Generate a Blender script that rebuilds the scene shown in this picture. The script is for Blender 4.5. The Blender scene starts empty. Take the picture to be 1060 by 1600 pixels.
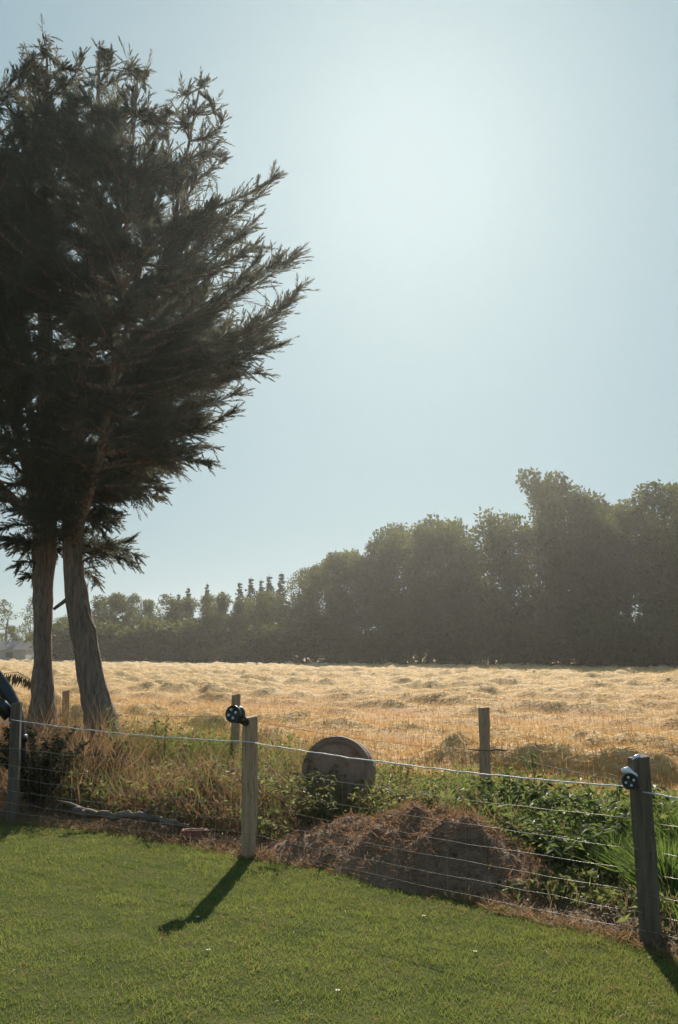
import bpy, math, random
import numpy as np
from mathutils import Vector, noise as mnoise
S = bpy.context.scene
COL = S.collection
RNG = np.random.default_rng(7)
random.seed(7)
R = math.radians

# ------------------------------------------------------------------ camera, sky, sun, exposure
CAM_H, PITCH = 1.6, R(7.87)
FPX = 35.0 / 36.0 * 1600.0
cam = bpy.data.cameras.new('camera')
cam_o = bpy.data.objects.new('camera', cam); COL.objects.link(cam_o)
cam_o.location = (0, 0, CAM_H); cam_o.rotation_euler = (R(90) + PITCH, 0, 0)
cam.sensor_fit = 'VERTICAL'; cam.sensor_height = 36; cam.lens = 35
cam.clip_start = 0.05; cam.clip_end = 3000
cam.dof.use_dof = False
S.camera = cam_o

SUN_EL, SUN_AZ = R(29.6), R(4.6)          # azimuth to the right of straight ahead (+Y)
w = bpy.data.worlds.new('World'); S.world = w; w.use_nodes = True
nt = w.node_tree; bg = nt.nodes['Background']
sk = nt.nodes.new('ShaderNodeTexSky'); sk.sky_type = 'NISHITA'; sk.sun_disc = False
sk.sun_elevation = SUN_EL; sk.sun_rotation = SUN_AZ
sk.air_density = 1.0; sk.dust_density = 1.0; sk.ozone_density = 1.0
SKY_K, SKY_TINT, SKY_STR = 1.6, (1.16, 1.60, 1.78), 0.150
dv = nt.nodes.new('ShaderNodeVectorMath'); dv.operation = 'DIVIDE'
ad = nt.nodes.new('ShaderNodeVectorMath'); ad.operation = 'ADD'; ad.inputs[1].default_value = (SKY_K,) * 3
ml = nt.nodes.new('ShaderNodeVectorMath'); ml.operation = 'MULTIPLY'
ml.inputs[1].default_value = tuple(SKY_K * c for c in SKY_TINT)
nt.links.new(sk.outputs[0], ad.inputs[0]); nt.links.new(sk.outputs[0], dv.inputs[0])
nt.links.new(ad.outputs[0], dv.inputs[1]); nt.links.new(dv.outputs[0], ml.inputs[0])
nt.links.new(ml.outputs[0], bg.inputs[0]); bg.inputs[1].default_value = SKY_STR

sun = bpy.data.lights.new('sun', 'SUN'); sun.energy = 5.0; sun.angle = R(0.6); sun.color = (1.0, 0.91, 0.76)
sun_o = bpy.data.objects.new('sun', sun); COL.objects.link(sun_o)
sun_dir = Vector((math.sin(SUN_AZ) * math.cos(SUN_EL), math.cos(SUN_AZ) * math.cos(SUN_EL), math.sin(SUN_EL)))
sun_o.rotation_euler = sun_dir.to_track_quat('Z', 'Y').to_euler(); sun_o.location = (0, 0, 40)
S.view_settings.view_transform = 'Standard'; S.view_settings.look = 'None'
S.view_settings.exposure = 0.60; S.view_settings.gamma = 1.0; S.view_settings.use_curve_mapping = False
S.render.engine = 'CYCLES'
S.cycles.max_bounces = 8; S.cycles.volume_bounces = 1; S.cycles.transparent_max_bounces = 8
HAZE_DENSITY, HAZE_G, HAZE_COL = 0.00045, 0.77, (0.93, 0.94, 0.95, 1)

# ------------------------------------------------------------------ helpers
def ray(px, py):
    x, y = (px - 530) / FPX, (800 - py) / FPX
    return np.array((x, math.cos(PITCH) - y * math.sin(PITCH), math.sin(PITCH) + y * math.cos(PITCH)))
def gp(px, py, z=0.0):                       # the ground point a photo pixel shows
    d = ray(px, py); t = (z - CAM_H) / d[2]
    return np.array((d[0] * t, d[1] * t, z))
def P(px, py, depth):                        # the point at a known distance along +Y
    d = ray(px, py); t = depth / d[1]
    return np.array((d[0] * t, depth, CAM_H + d[2] * t))
def fbm(x, y, s=1.0, o=3, seed=0.0):
    return mnoise.fractal(Vector((x * s + seed, y * s - seed, seed * 1.7)), 0.9, 2.1, o)
_G = RNG.random((256, 256))
def vn(x, y, s=1.0, seed=0):                 # fast value noise on arrays, 0..1
    x = np.asarray(x) * s + seed * 17.3; y = np.asarray(y) * s + seed * 9.1
    xi = np.floor(x).astype(int); yi = np.floor(y).astype(int)
    fx = x - xi; fy = y - yi; fx = fx * fx * (3 - 2 * fx); fy = fy * fy * (3 - 2 * fy)
    a = _G[xi % 256, yi % 256]; b = _G[(xi + 1) % 256, yi % 256]
    c = _G[xi % 256, (yi + 1) % 256]; d = _G[(xi + 1) % 256, (yi + 1) % 256]
    return (a * (1 - fx) + b * fx) * (1 - fy) + (c * (1 - fx) + d * fx) * fy
def fb(x, y, s=1.0, seed=0, o=3):
    v = 0; a = .5; t = 0
    for k in range(o):
        v = v + a * vn(x, y, s * 2 ** k, seed + k); t += a; a *= .5
    return v / t
def unit(v):
    return v / np.maximum(np.linalg.norm(v, axis=-1, keepdims=True), 1e-9)
def rdir(n):
    return unit(RNG.normal(size=(n, 3)))

class MB:                                    # collects vertices and faces for ONE mesh
    def __init__(s): s.v = []; s.f = []; s.t = []; s.n = 0; s.m = []
    def add(s, v, f, tint=None, mat=0):
        v = np.asarray(v, dtype=np.float32).reshape(-1, 3); f = np.asarray(f, dtype=np.int64)
        s.v.append(v); s.f.append(f + s.n); s.n += len(v)
        if tint is None: tint = np.full(len(f), .5)
        s.t.append(np.broadcast_to(np.asarray(tint, dtype=np.float32), (len(f),))); s.m.append(np.full(len(f), mat))
    def cards(s, p, d, side, L, W, tint=None, bend=None):
        n = len(p); L = np.asarray(L).reshape(-1, 1) * np.ones((n, 1)); W = np.asarray(W).reshape(-1, 1) * np.ones((n, 1))
        m = p + d * L * .45; e = p + d * L
        if bend is not None: e = e + bend
        v = np.stack([p, m + side * W * .5, e, m - side * W * .5], 1)
        s.add(v.reshape(-1, 3), np.arange(n * 4).reshape(n, 4), tint)
    def tris(s, p, d, side, L, W, tint=None):
        n = len(p); L = np.asarray(L).reshape(-1, 1) * np.ones((n, 1)); W = np.asarray(W).reshape(-1, 1) * np.ones((n, 1))
        v = np.stack([p - side * W * .5, p + side * W * .5, p + d * L], 1)
        s.add(v.reshape(-1, 3), np.arange(n * 3).reshape(n, 3), tint)
    def tube(s, pts, rad, n=8, wob=0.0, mat=0, cap=True):
        pts = np.asarray(pts, float); k = len(pts); rad = np.broadcast_to(np.asarray(rad, float), (k,))
        T = unit(np.gradient(pts, axis=0)); ref = np.array((0, 0, 1.0)) if abs(T[0][2]) < .8 else np.array((1.0, 0, 0))
        V = []
        for i in range(k):
            a = unit(np.cross(T[i], ref)); b = np.cross(T[i], a)
            th = np.arange(n) * 2 * math.pi / n
            rr = rad[i] * (1 + wob * (RNG.random(n) - .5) * 2)
            V.append(pts[i] + np.outer(np.cos(th) * rr, a) + np.outer(np.sin(th) * rr, b))
        V = np.concatenate(V); i = np.arange(k - 1)[:, None] * n; j = np.arange(n)[None]; j2 = (j + 1) % n
        F = np.stack([i + j, i + j2, i + n + j2, i + n + j], -1).reshape(-1, 4)
        s.add(V, F, mat=mat)
        if cap:
            c0 = len(V); b0 = s.n - len(V)
            V2 = np.concatenate([pts[:1], pts[-1:]]); jj = np.arange(n)
            s.v.append(V2.astype(np.float32))
            f = np.concatenate([np.stack([np.full(n, s.n), b0 + (jj + 1) % n, b0 + jj], 1),
                                np.stack([np.full(n, s.n + 1), b0 + c0 - n + jj, b0 + c0 - n + (jj + 1) % n], 1)])
            s.f.append(f); s.t.append(np.full(len(f), .5, np.float32)); s.m.append(np.full(len(f), mat)); s.n += 2
    def mesh(s, name, mats, smooth=False):
        me = bpy.data.meshes.new(name)
        V = np.concatenate(s.v); nf = sum(len(f) for f in s.f)
        sizes = np.concatenate([np.full(len(f), f.shape[1]) for f in s.f])
        idx = np.concatenate([f.reshape(-1) for f in s.f])
        me.vertices.add(len(V)); me.vertices.foreach_set('co', V.reshape(-1))
        me.loops.add(len(idx)); me.loops.foreach_set('vertex_index', idx.astype(np.int32))
        me.polygons.add(nf)
        st = np.concatenate([[0], np.cumsum(sizes)[:-1]]).astype(np.int32)
        me.polygons.foreach_set('loop_start', st)
        me.polygons.foreach_set('use_smooth', np.full(nf, smooth))
        me.polygons.foreach_set('material_index', np.concatenate(s.m).astype(np.int32))
        a = me.attributes.new('tint', 'FLOAT', 'FACE'); a.data.foreach_set('value', np.concatenate(s.t).astype(np.float32))
        me.update(calc_edges=True); me.validate()
        for m in (mats if isinstance(mats, (list, tuple)) else [mats]): me.materials.append(m)
        return me
    def build(s, name, mats, parent=None, smooth=False):
        o = bpy.data.objects.new(name, s.mesh(name, mats, smooth)); COL.objects.link(o)
        if parent is not None: o.parent = parent
        return o
def box(mb, c, size, rz=0.0, tilt=(0, 0), bev=0.0, mat=0):
    """bevelled box: base centre c, size (x,y,z), as a lofted rounded square"""
    sx, sy, sz = size[0] / 2, size[1] / 2, size[2]; b = bev
    ring = [(-sx + b, -sy), (sx - b, -sy), (sx, -sy + b), (sx, sy - b), (sx - b, sy), (-sx + b, sy), (-sx, sy - b), (-sx, -sy + b)]
    lv = [(0, 1 if b == 0 else .97), (b, 1), (sz - b, 1), (sz, .93 if b else 1)]
    V = []
    cz, szn = math.cos(rz), math.sin(rz)
    for z, k in lv:
        for x, y in ring:
            x, y = x * k, y * k
            V.append((c[0] + x * cz - y * szn + tilt[0] * z, c[1] + x * szn + y * cz + tilt[1] * z, c[2] + z))
    F = []
    for i in range(3):
        for j in range(8): F.append((i * 8 + j, i * 8 + (j + 1) % 8, i * 8 + 8 + (j + 1) % 8, i * 8 + 8 + j))
    mb.add(V, F, mat=mat)
    top = [24, 25, 26, 27], [24, 27, 28, 31], [28, 29, 30, 31]
    base = mb.n - 32
    for q in top: mb.f.append(np.array([[base + i for i in q]])); mb.t.append(np.array([.5])); mb.m.append(np.array([mat]))
    for q in ([3, 2, 1, 0], [7, 4, 3, 0], [7, 6, 5, 4]): mb.f.append(np.array([[base + i for i in q]])); mb.t.append(np.array([.5])); mb.m.append(np.array([mat]))

def tag(o, label=None, cat=None, group=None, kind=None):
    if label: o['label'] = label
    if cat: o['category'] = cat
    if group: o['group'] = group
    if kind: o['kind'] = kind
    return o
def thing(name, label, cat, loc=(0, 0, 0), rz=0.0, group=None):
    o = bpy.data.objects.new(name, None); COL.objects.link(o); o.location = loc; o.rotation_euler = (0, 0, rz)
    o.empty_display_size = .2
    return tag(o, label, cat, group)
def copy_tree(o, parent=None):
    kids = [c for c in COL.objects if c.parent == o]
    c = o.copy(); COL.objects.link(c)
    if parent is not None: c.parent = parent
    for k in kids: copy_tree(k, c)
    return c

# ------------------------------------------------------------------ materials
def newmat(name):
    m = bpy.data.materials.new(name); m.use_nodes = True
    n = m.node_tree; return m, n, n.nodes['Principled BSDF'], n.nodes['Material Output']
def mixcol(n, fac, a, b):
    x = n.nodes.new('ShaderNodeMix'); x.data_type = 'RGBA'
    if isinstance(fac, (int, float)): x.inputs[0].default_value = fac
    else: n.links.new(fac, x.inputs[0])
    for i, c in ((6, a), (7, b)):
        if isinstance(c, tuple): x.inputs[i].default_value = (*c[:3], 1)
        else: n.links.new(c, x.inputs[i])
    return x.outputs[2]
def noise_fac(n, scale, detail=4, lo=.35, hi=.65, coord='Object', stretch=None, rough=.55):
    tc = n.nodes.new('ShaderNodeTexCoord'); t = n.nodes.new('ShaderNodeTexNoise')
    t.inputs['Scale'].default_value = scale; t.inputs['Detail'].default_value = detail; t.inputs['Roughness'].default_value = rough
    src = tc.outputs[coord]
    if stretch:
        mp = n.nodes.new('ShaderNodeMapping'); mp.inputs['Scale'].default_value = stretch
        n.links.new(src, mp.inputs[0]); src = mp.outputs[0]
    n.links.new(src, t.inputs['Vector'])
    r = n.nodes.new('ShaderNodeMapRange'); r.inputs[1].default_value = lo; r.inputs[2].default_value = hi
    n.links.new(t.outputs[0], r.inputs[0]); return r.outputs[0], t.outputs[0]
def leafmat(name, c1, c2, transl=.45, rough=.6, tcol=None, spec=.25, vary=None):
    m, n, b, out = newmat(name)
    at = n.nodes.new('ShaderNodeAttribute'); at.attribute_name = 'tint'
    c = mixcol(n, at.outputs['Fac'], c1, c2)
    if vary:                                                  # each tree its own hue
        oi = n.nodes.new('ShaderNodeObjectInfo'); c = mixcol(n, oi.outputs['Random'], c, mixcol(n, .75, c, vary))
    n.links.new(c, b.inputs['Base Color']); b.inputs['Roughness'].default_value = rough
    b.inputs['Specular IOR Level'].default_value = spec
    tr = n.nodes.new('ShaderNodeBsdfTranslucent')
    if tcol: tc = mixcol(n, .6, c, tcol)
    else: tc = c
    n.links.new(tc, tr.inputs[0])
    mx = n.nodes.new('ShaderNodeMixShader'); mx.inputs[0].default_value = transl
    n.links.new(b.outputs[0], mx.inputs[1]); n.links.new(tr.outputs[0], mx.inputs[2]); n.links.new(mx.outputs[0], out.inputs[0])
    return m
def surfmat(name, c1, c2, scale=6, rough=.85, bump=.3, c3=None, scale3=40, stretch=None, spec=.3, metal=0, bdist=.02):
    m, n, b, out = newmat(name)
    f, raw = noise_fac(n, scale, stretch=stretch)
    c = mixcol(n, f, c1, c2)
    if c3:
        f3, raw3 = noise_fac(n, scale3, lo=.5, hi=.72, stretch=stretch); c = mixcol(n, f3, c, c3); raw = raw3
    n.links.new(c, b.inputs['Base Color']); b.inputs['Roughness'].default_value = rough
    b.inputs['Specular IOR Level'].default_value = spec; b.inputs['Metallic'].default_value = metal
    if bump:
        bp = n.nodes.new('ShaderNodeBump'); bp.inputs['Strength'].default_value = bump; bp.inputs['Distance'].default_value = bdist
        n.links.new(raw, bp.inputs['Height']); n.links.new(bp.outputs[0], b.inputs['Normal'])
    return m
M = {}
M['lawn'] = surfmat('lawn_soil', (.05, .075, .02), (.10, .11, .035), 3, c3=(.12, .095, .05), scale3=60, bump=.5, spec=.02, rough=1)
M['grass'] = leafmat('lawn_grass', (.075, .12, .026), (.205, .225, .06), .5, .7, (.28, .31, .07), .06)
M['cuttings'] = leafmat('cuttings', (.15, .09, .055), (.34, .21, .12), .35, .7, (.36, .20, .10), .1)
M['soil'] = surfmat('dry_soil', (.085, .052, .028), (.17, .10, .05), 4, c3=(.24, .15, .075), scale3=50, bump=.8, bdist=.04)
M['field'], n_, b_, o_ = newmat('stubble')
at_ = n_.nodes.new('ShaderNodeAttribute'); at_.attribute_name = 'tint'
f_, raw_ = noise_fac(n_, 9, lo=.4, hi=.7); g_, raw2_ = noise_fac(n_, .8)
c_ = mixcol(n_, at_.outputs['Fac'], mixcol(n_, g_, (.36, .155, .036), (.45, .235, .07)), mixcol(n_, f_, (.46, .285, .115), (.60, .42, .20)))
n_.links.new(c_, b_.inputs['Base Color']); b_.inputs['Roughness'].default_value = .85; b_.inputs['Specular IOR Level'].default_value = .15
bp_ = n_.nodes.new('ShaderNodeBump'); bp_.inputs['Strength'].default_value = .9; bp_.inputs['Distance'].default_value = .05
n_.links.new(raw_, bp_.inputs['Height']); n_.links.new(bp_.outputs[0], b_.inputs['Normal'])
M['straw'] = leafmat('cut_straw', (.52, .32, .13), (.76, .56, .30), .4, .6, (.7, .52, .25), spec=.15)
M['ground'] = surfmat('far_ground', (.30, .20, .09), (.36, .26, .12), .05, bump=0)
M['cypress'] = leafmat('cypress_foliage', (.064, .092, .074), (.12, .13, .105), .58, .6, (.18, .165, .115), .1)
M['bark'] = surfmat('cypress_bark', (.16, .115, .09), (.27, .205, .16), 5, c3=(.09, .066, .052), scale3=9, stretch=(5, 5, .7), bump=.9, bdist=.03)
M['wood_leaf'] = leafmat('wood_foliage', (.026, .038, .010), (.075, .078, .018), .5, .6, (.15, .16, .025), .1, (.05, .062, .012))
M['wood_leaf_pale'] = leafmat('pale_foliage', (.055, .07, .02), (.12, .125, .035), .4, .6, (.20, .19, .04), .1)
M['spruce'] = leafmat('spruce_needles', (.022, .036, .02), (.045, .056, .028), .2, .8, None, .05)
M['far_bark'] = surfmat('wood_bark', (.06, .045, .035), (.13, .10, .08), 3, bump=.4, stretch=(4, 4, .6))
M['post'] = surfmat('weathered_post', (.40, .25, .15), (.52, .35, .23), 3, c3=(.22, .13, .08), scale3=14, stretch=(6, 6, .5), bump=.7, bdist=.01)
M['post_dark'] = surfmat('dark_stained_post', (.11, .082, .06), (.18, .14, .10), 3, c3=(.06, .048, .038), scale3=14, stretch=(6, 6, .5), bump=.7, bdist=.01)
M['black'] = surfmat('black_plastic', (.012, .013, .015), (.022, .023, .026), 8, rough=.38, bump=.08, spec=.5)
M['pale_bolt'] = surfmat('galvanised_bolt', (.55, .55, .53), (.7, .7, .68), 20, rough=.3, bump=.1, metal=.3)
M['white_cap'] = surfmat('white_plastic', (.75, .79, .82), (.84, .86, .88), 20, rough=.25, bump=.05, spec=.6)
M['wire'] = surfmat('galvanised_wire', (.38, .34, .30), (.55, .50, .45), 30, rough=.35, bump=.1, metal=.75)
M['rope'] = surfmat('white_electric_rope', (.62, .62, .60), (.80, .80, .78), 60, rough=.45, bump=.3, spec=.5)
M['weed'] = leafmat('weed_leaves', (.065, .085, .03), (.17, .18, .07), .55, .5, (.28, .30, .09), spec=.12)
M['nettle'] = leafmat('bramble_leaves', (.04, .07, .025), (.10, .14, .045), .5, .5, (.20, .27, .06), spec=.1)
M['stub'] = leafmat('stubble_stalks', (.34, .17, .05), (.52, .33, .13), .4, .65, (.55, .30, .09), spec=.1)
M['dry'] = leafmat('dry_grass', (.17, .105, .06), (.34, .23, .13), .4, .6, (.38, .23, .11), .15)
M['rust_leaf'] = leafmat('brown_dead_leaves', (.12, .075, .045), (.26, .16, .09), .45, .6, (.34, .19, .09))
M['longgrass'] = leafmat('long_grass', (.05, .10, .02), (.13, .19, .05), .5, .5, (.22, .30, .06))
M['mound'] = surfmat('heap_of_cuttings', (.19, .115, .075), (.29, .175, .11), 7, c3=(.35, .21, .12), scale3=45, bump=.9, bdist=.04)
M['drum'] = surfmat('weathered_drum', (.24, .145, .10), (.36, .235, .17), 5, c3=(.26, .11, .06), scale3=13, bump=.4)
M['drum_rim'] = surfmat('drum_rim', (.20, .12, .085), (.30, .20, .145), 8, bump=.4)
M['brick'] = surfmat('red_brick', (.20, .075, .05), (.29, .12, .08), 18, bump=.5, c3=(.13, .06, .045), scale3=40)
M['log'] = surfmat('dead_branch', (.11, .08, .06), (.22, .17, .13), 8, bump=.7, stretch=(1, 1, 1))
M['wall'] = surfmat('grey_render', (.36, .35, .34), (.44, .43, .42), 2, bump=.1)
M['slate'] = surfmat('slate_roof', (.09, .10, .115), (.14, .15, .165), 4, bump=.2)
M['daisy'] = surfmat('daisy_white', (.78, .78, .74), (.84, .84, .80), 30, bump=0)
M['daisy_eye'] = surfmat('daisy_yellow', (.55, .38, .04), (.62, .44, .06), 30, bump=0)
M['glass'] = surfmat('dark_window_glass', (.02, .025, .03), (.03, .035, .04), 4, rough=.1, bump=0, spec=.6)

# ------------------------------------------------------------------ the ground: lawn, verge, field
EDGE = [gp(*q) for q in ((-150, 1277), (0, 1282), (100, 1289), (300, 1317), (390, 1337), (550, 1365), (700, 1400), (800, 1427), (900, 1450), (1000, 1476), (1060, 1503), (1200, 1570))]
EX = np.array([-30, -9] + [e[0] for e in EDGE] + [4.0, 12]); EY = np.array([13, 11.0] + [e[1] for e in EDGE] + [2.4, -5])
def edge_y(x): return np.interp(x, EX, EY)
def field_y(x): return 12.0 - .66 * np.asarray(x)
def lawn_z(x, y): return (fb(x, y, .8, 3) - .5) * .05 + (fb(x, y, 5, 5) - .5) * .012
MC, MA = np.array((.68, 7.62)), unit(np.array((1.0, -.95)))      # the heap of cuttings: centre, long axis
def mound_h(x, y):
    dx, dy = np.asarray(x) - MC[0], np.asarray(y) - MC[1]
    u = dx * MA[0] + dy * MA[1]; v = -dx * MA[1] + dy * MA[0]
    m = .45 * np.exp(-(np.abs(u - .06) / .62) ** 2.2 - (np.abs(v) / .48) ** 2.4)
    m = m + .27 * np.exp(-(np.abs(u + .95) / .55) ** 2 - (v / .42) ** 2) + .10 * np.exp(-((u - .9) / .4) ** 2 - (v / .35) ** 2)
    return m
def verge_z(x, y):
    s = np.clip((np.asarray(y) - edge_y(x)) / .5, 0, 1)
    return -.02 + s * (.02 + (fb(x, y, 1.3, 8) - .4) * .16 + (fb(x, y, 7, 9) - .5) * .06)
def grid_obj(name, X, Y, Z, mat, kind='structure', smooth=True, tint=None):
    h, wd = X.shape; mb = MB(); i = np.arange(h * wd).reshape(h, wd)
    mb.add(np.stack([X, Y, Z], -1).reshape(-1, 3), np.stack([i[:-1, :-1], i[:-1, 1:], i[1:, 1:], i[1:, :-1]], -1).reshape(-1, 4), None if tint is None else tint[:-1, :-1].reshape(-1))
    o = mb.build(name, mat, smooth=smooth); o['kind'] = kind; return o
# far ground, a hand below everything else
gx, gy = np.meshgrid(np.linspace(-420, 420, 30), np.linspace(-120, 470, 30))
tag(grid_obj('ground', gx, gy, np.full_like(gx, -.16), M['ground']), 'flat ground under the farmland')
gx, t = np.meshgrid(np.linspace(-12, 9, 180), np.linspace(0, 1, 110))
gy = -6 + (edge_y(gx) + 6) * t
tag(grid_obj('lawn', gx, gy, lawn_z(gx, gy), M['lawn']), 'mown green lawn with a curved far edge')
gx, t = np.meshgrid(np.linspace(-14, 9, 260), np.linspace(0, 1, 120))
y0 = edge_y(gx) - .12; gy = y0 + (field_y(gx) + .9 - y0) * t
tag(grid_obj('verge', gx, gy, verge_z(gx, gy) - .004, M['soil']), 'rough brown verge between the lawn and the stubble field')

# stubble field with swaths of cut straw lying in rows
RD = unit(np.array((1.0, -1.02))); RN = np.array((-RD[1], RD[0])); SP = 2.75
def swath(x, y):
    v = x * RN[0] + y * RN[1]; u = x * RD[0] + y * RD[1]
    v = v + (fb(u, v, .22, 31) - .5) * 1.2
    ph = (v - 17.1) / SP; k = np.floor(ph + .5); d = (ph - k) * SP
    amp = .55 + .6 * vn(u * .9 + k * 13.7, k * 5.1, .55, 12)
    big = np.select([k.astype(int) == 0, k.astype(int) == 1], [.45, .7], 1.0)
    lump = .35 + 1.1 * fb(u, v, 1.1, 14) ** 1.5 * 1.6
    return np.exp(-(d / .64) ** 2) * amp * big, lump
def field_z(x, y):
    s, l = swath(x, y)
    f = np.clip((y - field_y(x)) / 1.5, 0, 1)
    return -.03 + f * (s * l * .30 + s * (fb(x * .8 - y * .3, y * 1.6 + x * 1.1, 1.5, 19) - .45) * .15 + (fb(x, y, 2.2, 18) - .5) * .06)
NR, NC = 430, 460
yy = 10.2 * (135 / 10.2) ** np.linspace(0, 1, NR); rr = np.linspace(-.80, .80, NC)
Y0, RR = np.meshgrid(yy, rr, indexing='ij')
X = RR * Y0; Y = Y0 - .66 * X * np.clip((40 - Y0) / 30, 0, 1) + 1.6
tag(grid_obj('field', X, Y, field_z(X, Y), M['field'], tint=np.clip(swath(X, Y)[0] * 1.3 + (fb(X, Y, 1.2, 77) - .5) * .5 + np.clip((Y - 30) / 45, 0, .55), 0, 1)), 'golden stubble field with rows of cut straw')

# ------------------------------------------------------------------ near conifers
def crown_profile(h):
    hs = [2.3, 2.7, 3.6, 4.05, 4.6, 5.1, 5.45, 6.1, 6.6, 7.3, 7.8, 8.2, 8.5, 8.9]
    rs = [.35, .75, 1.25, 1.85, 2.05, 2.4, 2.7, 2.95, 2.9, 2.35, 2.0, 1.6, 1.0, .3]
    return np.interp(h, hs, rs)
TD = 12.5
def cypress(name, label, trunk_px, trunk_r, stems, az, nbr, tips, seed, base_y, rim_light=None, stub=None):
    global RNG
    RNG = np.random.default_rng(seed)
    b = P(*trunk_px[0], base_y)
    root = thing(name, label, 'tree', (b[0], base_y, -.05), 0, 'pair of tall cypress trees behind the fence')
    O = np.array(root.location)
    pts = np.array([P(px, py, base_y) for px, py in trunk_px]); pts[0][2] = -.05
    tt = np.linspace(0, 1, 40); k = np.linspace(0, 1, len(pts))
    sm = np.stack([np.interp(tt, k, pts[:, i]) for i in range(3)], 1); rad = np.interp(tt, k, trunk_r)
    for _ in range(2): sm[1:-1] = (sm[:-2] + sm[1:-1] * 2 + sm[2:]) / 4
    mb = MB(); mb.tube(sm - O, rad, 14, .09); mb.build('trunk', M['bark'], root, True)
    axes = [sm]
    for st in stems:
        sp = np.array([P(px, py, base_y + dy) for px, py, dy in st])
        s2 = np.stack([np.interp(np.linspace(0, 1, 20), np.linspace(0, 1, len(sp)), sp[:, i]) for i in range(3)], 1)
        s2[1:-1] = (s2[:-2] + s2[1:-1] * 2 + s2[2:]) / 4
        mb = MB(); mb.tube(s2 - O, np.linspace(.075, .012, 20), 8, .08); mb.build('limb', M['bark'], root, True); axes.append(s2)
    ax0 = P(90, 500, TD)[0]
    crown = MB(); wood = MB()
    br = []
    for (px, py, dy) in tips: br.append((P(px, py, TD + dy), 1.0))
    for _ in range(nbr):
        h = RNG.choice(np.linspace(2.9, 8.7, 80), p=(lambda q: q / q.sum())(crown_profile(np.linspace(2.9, 8.7, 80)) + .25)) + RNG.normal() * .1
        ph = RNG.uniform(*az); r = crown_profile(h) * RNG.uniform(.3, 1.0) ** .5
        if math.cos(ph) < .3: r *= .88
        br.append((np.array((ax0 + r * math.cos(ph), base_y + r * .95 * math.sin(ph), h)), RNG.uniform(.8, 1.0)))
    allax = np.concatenate(axes)
    for a in axes:                                            # thin feathered leaders at the top of every stem
        for k in range(15):
            q = a[-1] - np.array((0, 0, RNG.uniform(.0, 1.2))); ph = RNG.uniform(0, 6.28); e = .05 + .24 * (a[-1][2] - q[2])
            br.append((q + np.array((math.cos(ph) * e, math.sin(ph) * e, .10)), .35))
    for tip, q in br:
        hz = np.hypot(allax[:, 0] - tip[0], allax[:, 1] - tip[1])
        up = np.interp(tip[2], [2.4, 4, 6, 9.3], [-.05, .22, .5, 1.2]) * RNG.uniform(.35, 1.3)
        cost = hz + 1.6 * np.abs(allax[:, 2] - (tip[2] - up * np.minimum(hz, 2.2)))
        cost[allax[:, 2] < 2.2] += 9
        o = allax[np.argmin(cost)]
        v = tip - o; L = np.linalg.norm(v)
        c = o + v * .55 + np.array((0, 0, -.10 * L if tip[2] > 4 else .10 * L)) + RNG.normal(size=3) * .14
        bz = lambda t: (1 - t)[:, None] ** 2 * o + 2 * ((1 - t) * t)[:, None] * c + t[:, None] ** 2 * tip
        bp = bz(np.linspace(0, 1, 7)); wood.tube(bp - O, np.linspace(.012 + .012 * L, .004, 7), 5, cap=False)
        nb = int((16 + 24 * L) * (.35 + .65 * q))
        t = RNG.uniform(.08, 1, nb) ** .72; t[:3] = (.95, .98, 1.0)
        p = bz(t); T = unit(bz(np.minimum(t + .05, 1.05)) - bz(np.maximum(t - .05, 0)))
        sd = unit(np.cross(T, (0, 0, 1.0)) + RNG.normal(size=(nb, 3)) * .6)
        sg = np.where(np.arange(nb) % 2, 1, -1)[:, None] * (.15 + .95 * np.minimum(1, (1.02 - t) * 2.2))[:, None]
        d = unit(T * .9 + sd * sg * .85 + np.array((0, 0, np.interp(tip[2], [2.5, 5, 8], [-.12, .08, .32]))) + RNG.normal(size=(nb, 3)) * .33)
        l = (.22 + .40 * (1 - t)) * RNG.uniform(.35, 1.25, nb) * min(1.2, .6 + L * .28)
        K = 28; k2 = (np.arange(K) + .5) / K
        s_ = np.clip(k2[None] + RNG.normal(0, .03, (nb, K)), 0, 1)
        lat = unit(np.cross(d, unit(RNG.normal(size=(nb, 3)) * .7 + (0, 0, .8))))
        row = np.where(np.arange(K) % 2, 1, -1)[None] * np.ones((nb, 1))
        an = RNG.normal(.62, .22, (nb, K)) * np.clip(1.25 - s_, .25, 1)
        ld = unit(d[:, None] * np.cos(an)[..., None] + lat[:, None] * (row * np.sin(an))[..., None] + RNG.normal(size=(nb, K, 3)) * .16)
        pos = p[:, None] + d[:, None] * (l[:, None] * s_)[..., None]; pos[..., 2] -= .10 * l[:, None] * s_ ** 2
        ll = l[:, None] * .24 * (1.05 - s_) ** .6 * RNG.uniform(.5, 1.4, (nb, K)) + .03
        pos = pos.reshape(-1, 3) - O; ld = ld.reshape(-1, 3); n = len(pos)
        crown.tris(pos, ld, unit(np.cross(ld, rdir(n))), ll.reshape(-1), RNG.uniform(.008, .017, n),
                    np.clip(RNG.normal(.45, .22, n) + np.repeat(RNG.normal(0, .15, nb), K), 0, 1))
    wood.build('branches', M['bark'], root, True)['kind'] = 'stuff'
    crown.build('crown', M['cypress'], root)
    if rim_light is not None:
        mb = MB(); mb.tube(np.array([P(px, py, base_y - .12) for px, py in rim_light]) - O, .013, 6); mb.build('rim_light_strand', M['log'], root, True)  # added thin strand, standing in for the sunlit rim of the trunk
    if stub is not None:
        mb = MB(); mb.tube(np.array([P(px, py, base_y) for px, py in stub]) - O, (.03, .026, .02), 7, .1); mb.build('dead_branch', M['bark'], root, True)
    return root
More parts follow.
